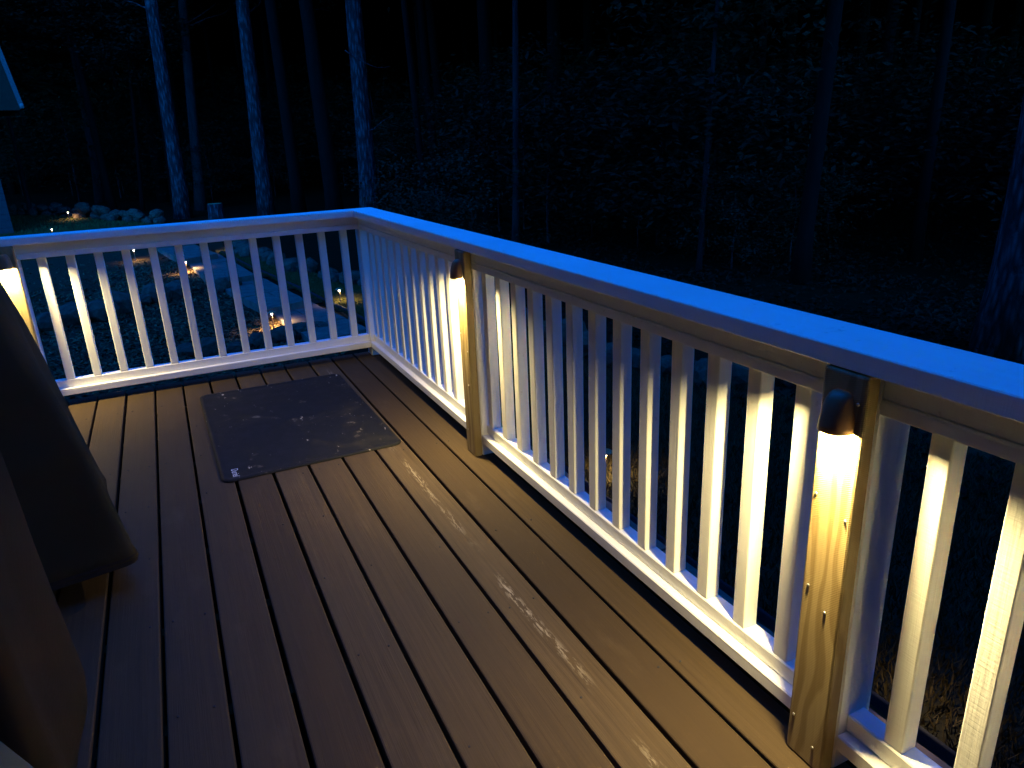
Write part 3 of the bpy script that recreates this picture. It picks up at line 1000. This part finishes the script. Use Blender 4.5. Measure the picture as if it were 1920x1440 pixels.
p = on_ground(408, 415)
stump = empty('tree_stump', p)
tag(stump, 'short cut tree stump at the edge of the woods behind the far railing', 'stump')
mobj('trunk', tube_mesh('trunk', [(0, 0, -0.1), (0, 0, 0.0), (0, 0, 0.15), (0, 0, 0.5)], [0.29, 0.26, 0.225, 0.21], 14, True, True, 0.12, 3), M['bark'], stump)
mobj('cut_face', lathe_mesh('cut_face', [(0.0, 0.503), (0.18, 0.503), (0.198, 0.498)], 16), M['pine'], stump)

# ------------------------------------------------------------------ neighbouring house at the left edge
def house():
    wc = on_ground(26, 437)
    e = empty('house', (wc.x, wc.y, wc.z), R(12))
    tag(e, 'corner of a grey house with a steep overhanging gable at the left edge', 'house')
    ev = at_y(45, 203, wc.y - 0.6)
    zt = ev.z - wc.z
    ex = ev.x - wc.x - 0.22
    mobj('wall', box_mesh('wall', 4.0, 5.0, zt + 0.3, 0.01), M['house_wall'], e, (-2.0, 2.5, (zt + 0.3) / 2 - 0.1))
    for k in range(int(zt / 0.18)):
        mobj('siding_board', box_mesh('siding_board', 4.02, 0.016, 0.176, 0.004), M['house_wall'], e, (-2.0, -0.010, 0.06 + k * 0.18), (R(3.0), 0, 0))
    rk = at_y(0, 90, wc.y - 0.6)
    gx, gz = rk.x - ev.x, rk.z - ev.z
    k = 3.0
    pts = [(ex, zt), (ex + gx * k, zt + gz * k), (ex + gx * k - 4.5, zt + gz * k + 1.0), (ex - 6, zt + gz * k), (ex - 6, zt)]
    def xz_prism(name, pts, y0, y1, mat):
        bm = bmesh.new()
        f = bm.faces.new([bm.verts.new((x, y0, z)) for x, z in pts])
        r = bmesh.ops.extrude_face_region(bm, geom=[f])
        for v in r['geom']:
            if isinstance(v, bmesh.types.BMVert): v.co.y = y1
        return mobj(name, bm_mesh(bm, name), mat, e)
    xz_prism('gable', pts, -0.6, 3.2, M['gable'])
    d = Vector((gx, gz)).normalized()
    n = Vector((d.y, -d.x))
    q = [(ex, zt), (ex + gx * k, zt + gz * k), (ex + gx * k + n.x * 0.10, zt + gz * k + n.y * 0.10), (ex + n.x * 0.10, zt + n.y * 0.10)]
    xz_prism('roof', q, -0.68, 3.3, M['shingle'])
    mobj('gutter', box_mesh('gutter', 0.09, 3.6, 0.09, 0.02), M['gutter'], e, (ex + 0.05, 1.1, zt + 0.08))
    mobj('soffit_trim', box_mesh('soffit_trim', 6.0, 0.05, 0.12, 0.006), M['gable'], e, (ex - 3.0, -0.63, zt + 0.02))
house()

# ------------------------------------------------------------------ unseen house added to block the sky behind and left of the camera
def sky_block_house():
    e = empty('house', (-3.4, -2.6, hgt(-3.4, -2.6)))
    tag(e, 'unseen tall brown sided house added to block sky light around the deck', 'house')
    zb = e.location.z
    def wall(x0, x1, y0, y1, z0, z1, name='wall', mat='siding'):
        box(name, x0, x1, y0, y1, z0, z1, M[mat], e, 0.01)
    wall(-9.0, 6.5, -6.0, -2.16, zb - 0.1, 8.0)
    wall(-9.0, -2.76, -2.159, 7.0, zb - 0.1, 8.0)
    for k in range(45):
        z = -0.9 + k * 0.195
        mobj('siding_board', bpy.data.meshes.get('siding_course') or box_mesh('siding_course', 15.5, 0.016, 0.19, 0.003), M['siding'], e, (-1.25 + 3.4, -2.148 + 2.6, z - zb), (R(3), 0, 0))
    for k in range(45):
        z = -0.9 + k * 0.195
        mobj('siding_board', bpy.data.meshes.get('siding_course_side') or box_mesh('siding_course_side', 0.016, 9.1, 0.19, 0.003), M['siding'], e, (-2.748 + 3.4, 2.44 + 2.6, z - zb), (0, R(3), 0))
    wall(-9.3, 6.9, -6.3, -1.75, 8.001, 8.15, 'roof', 'shingle')
    wall(-9.3, -2.35, -1.749, 7.3, 8.001, 8.15, 'roof', 'shingle')
    wall(-2.74, 3.6, -2.14, -0.85, 2.60, 2.72, 'added_shade_roof', 'trim')  # unseen roof added to keep sky off the deck, white underside for bounce
    wall(-2.74, -1.75, -0.849, 2.5, 2.60, 2.72, 'added_shade_roof', 'trim')
sky_block_house()

# ------------------------------------------------------------------ woods
def crown_mesh(seed, rx, rz, clumps, leaves, size, spread=0.45):
    rnd = random.Random(seed)
    vv, ff = [], []
    for _ in range(clumps):
        while True:
            p = Vector((rnd.uniform(-1, 1), rnd.uniform(-1, 1), rnd.uniform(-1, 1)))
            if 0.1 < p.length < 1: break
        p = p * (0.55 + 0.45 * p.length)
        c = Vector((p.x * rx, p.y * rx, p.z * rz))
        flat = rnd.uniform(0.25, 0.5)
        for _ in range(leaves):
            q = c + Vector((rnd.gauss(0, spread), rnd.gauss(0, spread), rnd.gauss(0, spread * flat)))
            m = Matrix.Rotation(rnd.uniform(0, 6.283), 3, 'Z') @ Matrix.Rotation(rnd.gauss(0, 0.6), 3, 'X') @ Matrix.Rotation(rnd.gauss(0, 0.5), 3, 'Y')
            s = size * rnd.uniform(0.6, 1.3)
            k = len(vv)
            for a, b, h in ((-s, 0, 0), (0, -s * 0.42, s * 0.12), (s, 0, 0), (0, s * 0.42, s * 0.12)):
                w = m @ Vector((a, b, h)); vv.append((q.x + w.x, q.y + w.y, q.z + w.z))
            ff.append((k, k + 1, k + 2, k + 3))
    me = bpy.data.meshes.new('crown'); me.from_pydata(vv, [], ff); me.update()
    return me
TALL = [crown_mesh(100 + i, 3.2, 3.6, 170, 95, 0.115, 0.42) for i in range(3)]
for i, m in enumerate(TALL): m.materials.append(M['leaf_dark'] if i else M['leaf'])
LOW = [crown_mesh(200 + i, 1.5, 1.5, 70, 60, 0.055, 0.24) for i in range(3)]
for i, m in enumerate(LOW): m.materials.append((M['leaf'], M['leaf_pale'], M['leaf_dark'])[i])
tr = random.Random(21)

def branch_mesh(p0, d, L, r, seed):
    rnd = random.Random(seed)
    pts, rad = [], []
    p = Vector(p0); d = Vector(d).normalized()
    n = 8
    for i in range(n):
        pts.append(tuple(p)); rad.append(max(r * (1 - i / n), 0.004))
        d = (d + Vector((rnd.gauss(0, 0.16), rnd.gauss(0, 0.16), rnd.gauss(0, 0.14)))).normalized()
        p = p + d * (L / n)
    return tube_mesh('limb', pts, rad, 6)

def forest_tree(base, lean, h, r, label, group=None, crown=True, limbs=3, sides=12, name='forest_tree', crown_z=None, bark='bark'):
    """lean: horizontal shift per metre of height"""
    e = empty(name, base)
    tag(e, label, 'tree', group)
    n = 16
    sd = tr.randint(0, 999)
    pts, rad = [], []
    for i in range(n):
        f = i / (n - 1)
        z = -0.15 + (h + 0.15) * f
        wob = 0.12 * f * math.sin(f * 5 + sd)
        pts.append((lean[0] * z + wob * 0.5, lean[1] * z + wob * 0.4, z))
        rad.append(r * (1.0 - 0.62 * f) * (1 + 0.35 * math.exp(-max(z, 0) / 0.35)))
    mobj('trunk', tube_mesh('trunk', pts, rad, sides, True, True, 0.10, sd), M[bark], e)
    for k in range(limbs):
        z = h * tr.uniform(0.14, 0.6)
        a = tr.uniform(0, 6.283)
        L = tr.uniform(0.8, 2.2)
        mobj('limb', branch_mesh((lean[0] * z, lean[1] * z, z), (math.cos(a), math.sin(a), tr.uniform(-0.2, 0.6)), L, r * 0.13, sd * 10 + k), M[bark], e)
    if crown:
        cz = crown_z if crown_z is not None else h * 0.74
        s = h / 13.0
        mobj('crown', tr.choice(TALL), None, e, (lean[0] * cz, lean[1] * cz, cz), (0, 0, tr.uniform(0, 6.28)), (s * tr.uniform(0.9, 1.2), s * tr.uniform(0.9, 1.2), s * tr.uniform(0.9, 1.15)))
    return e

def px_tree(bpx, tpx, y, wpx, h, label, name='forest_tree', limbs=3, bark='bark'):
    """a trunk standing on the ground at depth y whose axis runs through two picture points"""
    a = at_y(*bpx, y); b = at_y(*tpx, y)
    lean = ((b.x - a.x) / (b.z - a.z), 0.0)
    z0 = hgt(a.x, y)
    x0 = a.x + lean[0] * (z0 - a.z)
    d = (a - CAM).dot(FWD)
    return forest_tree((x0, y, z0), lean, h, wpx * d / FPX / 2 * 1.12, label, None, True, limbs, 16, name, bark=bark)

px_tree((345, 408), (283, 0), 23.2, 24, 17, 'tall blue-lit trunk left of the stump, second from the left edge')
px_tree((378, 395), (346, 60), 25.2, 17, 16, 'thin dim trunk close to the right of the tall blue-lit one', bark='bark_dim')
t3 = px_tree((492, 330), (453, 0), 22.4, 25, 17, 'blue-lit trunk that forks near the top of the picture')
mobj('limb', branch_mesh((0.15, 0, 5.6), (0.45, 0, 0.9), 3.5, 0.10, 5), M['bark'], t3)
px_tree((192, 378), (128, 0), 30.0, 18, 18, 'dim leaning trunk nearest the house gable, above the far stone wall', bark='bark_dim')
t5 = px_tree((697, 420), (661, 0), 18.5, 30, 18, 'straight pale blue-lit trunk standing right behind the railing corner', limbs=1)
mobj('limb', branch_mesh((-0.2, -0.1, 2.4), (1, -0.3, -0.05), 1.3, 0.018, 15), M['bark'], t5)
mobj('limb', branch_mesh((-0.25, -0.1, 4.3), (0.8, -0.3, -0.5), 1.4, 0.018, 16), M['bark'], t5)
t6 = px_tree((1893, 660), (1968, 250), 3.6, 92, 16, 'thick furrowed trunk at the right edge beyond the railing cap', limbs=1)
mobj('limb', branch_mesh((0.25, -0.1, 3.5), (-0.75, -0.1, -0.75), 2.0, 0.028, 31), M['bark'], t6)
px_tree((967, 440), (966, 120), 12.8, 12, 11, 'slim crooked trunk in the dark woods above the middle post', bark='bark_dim')
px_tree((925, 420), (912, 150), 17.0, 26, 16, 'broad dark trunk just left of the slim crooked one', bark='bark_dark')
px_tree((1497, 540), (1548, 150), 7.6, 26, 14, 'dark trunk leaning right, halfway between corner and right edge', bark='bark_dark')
px_tree((1312, 480), (1336, 140), 9.2, 9, 9, 'very thin sapling trunk left of the dark leaning one', name='sapling', bark='bark_dim')
px_tree((46, 350), (14, 215), 27.0, 7, 8, 'thin bare sapling under the house gable', name='sapling', bark='bark_dim')
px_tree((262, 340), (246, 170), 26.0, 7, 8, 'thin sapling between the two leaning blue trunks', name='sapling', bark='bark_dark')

# the rest of the woods
def clear(x, y):
    """keep the yard and the deck open"""
    if y < 2.0 and x < 7.5: return False
    yy_ = y
    lim = 5.6 if yy_ < 6 else (5.6 - (yy_ - 6) * 0.42)
    if yy_ < 17 and x < max(lim, 2.6): return False
    if yy_ < 30.5 and x < 2.2 and x > -14 and yy_ < 24.5 - 0.7 * min(0, x): return False
    return True
placed = []
tries = 0
while len(placed) < 170 and tries < 6000:
    tries += 1
    az = R(tr.uniform(-26, 84)); d = tr.uniform(9, 58)
    x, y = CAM.x + d * math.sin(az), CAM.y + d * math.cos(az)
    if not clear(x, y) or d < (15 if az > R(38) else 19): continue
    if any((x - a) ** 2 + (y - b) ** 2 < 4.0 for a, b in placed): continue
    placed.append((x, y))
    h = tr.uniform(12, 19)
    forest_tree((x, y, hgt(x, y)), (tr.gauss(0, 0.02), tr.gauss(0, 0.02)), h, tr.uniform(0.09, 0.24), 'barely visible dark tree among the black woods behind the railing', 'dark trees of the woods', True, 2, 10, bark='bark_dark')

def shrub(x, y, s, kind, label='dark leafy undergrowth bush in the shadowed woods', group='undergrowth bushes in the woods'):
    z = hgt(x, y)
    e = empty('undergrowth_bush', (x, y, z))
    tag(e, label, 'bush', group)
    st = tube_mesh('stem', [(0, 0, -0.1), (0.02, 0.03, 0.5 * s), (0.05, -0.02, 1.3 * s), (0.0, 0.03, 2.0 * s)], [0.03 * s, 0.025 * s, 0.02 * s, 0.008], 6)
    mobj('stem', st, M['bark'], e)
    mobj('crown', LOW[kind], None, e, (0, 0, 1.45 * s), (0, 0, tr.uniform(0, 6.28)), (s * tr.uniform(0.8, 1.15), s * tr.uniform(0.8, 1.15), s * tr.uniform(0.75, 1.05)))
n = 0
tries = 0
while n < 190 and tries < 9000:
    tries += 1
    az = R(tr.uniform(-24, 80)); d = tr.uniform(14, 46)
    x, y = CAM.x + d * math.sin(az), CAM.y + d * math.cos(az)
    if not clear(x, y): continue
    if not clear(x - 1.0, y - 1.0): continue
    if d < 24 and az < R(22): continue
    shrub(x, y, tr.uniform(0.7, 1.9), tr.choice((0, 0, 2, 2, 1)))
    n += 1
for bx_, by_, y, s, lab in ((820, 395, 11.0, 0.8, 'pale leafy bush just above the railing cap, right of the corner'), (1375, 440, 9.0, 0.7, 'pale bush low in the woods above the long railing cap')):
    p = at_y(bx_, by_, y)
    shrub(p.x, p.y, s, 1, lab, None)

def leaf_litter():
    rnd = random.Random(31)
    vv, ff = [], []
    while len(ff) < 30000:
        x, y = rnd.uniform(3.2, 16), rnd.uniform(-1, 17)
        if x < 3.6 and y < 5.5: continue
        if noise.noise(Vector((x * 0.7, y * 0.7, 4))) + rnd.uniform(-0.5, 0.5) < 0: continue
        z = hgt(x, y) + rnd.uniform(0.0, 0.03)
        s = rnd.uniform(0.03, 0.07)
        m = Matrix.Rotation(rnd.uniform(0, 6.283), 3, 'Z') @ Matrix.Rotation(rnd.gauss(0, 0.5), 3, 'X') @ Matrix.Rotation(rnd.gauss(0, 0.5), 3, 'Y')
        k = len(vv)
        for a, b, h in ((-s, 0, 0), (0, -s * 0.5, s * 0.2), (s, 0, 0), (0, s * 0.5, s * 0.2)):
            w = m @ Vector((a, b, h)); vv.append((x + w.x, y + w.y, z + w.z))
        ff.append((k, k + 1, k + 2, k + 3))
    me = bpy.data.meshes.new('leaf_litter'); me.from_pydata(vv, [], ff); me.update()
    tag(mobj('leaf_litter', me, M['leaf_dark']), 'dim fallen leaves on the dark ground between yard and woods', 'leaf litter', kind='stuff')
leaf_litter()

def forest_mass():
    """the deep wood behind, far too thick to count"""
    rnd = random.Random(77)
    vv, ff = [], []
    for _ in range(140000):
        az = R(rnd.uniform(-34, 92)); d = rnd.uniform(46, 62)
        x, y = CAM.x + d * math.sin(az), CAM.y + d * math.cos(az)
        z = hgt(x, y) + rnd.uniform(-0.2, 19)
        s = rnd.uniform(0.35, 0.8)
        m = Matrix.Rotation(rnd.uniform(0, 6.283), 3, 'Z') @ Matrix.Rotation(rnd.gauss(0.9, 0.5), 3, 'X')
        k = len(vv)
        for a, b in ((-s, 0), (0, -s * 0.5), (s, 0), (0, s * 0.5)):
            w = m @ Vector((a, b, 0)); vv.append((x + w.x, y + w.y, z + w.z))
        ff.append((k, k + 1, k + 2, k + 3))
    me = bpy.data.meshes.new('deep_woods'); me.from_pydata(vv, [], ff); me.update()
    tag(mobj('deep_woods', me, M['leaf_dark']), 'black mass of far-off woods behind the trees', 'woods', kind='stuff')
forest_mass()
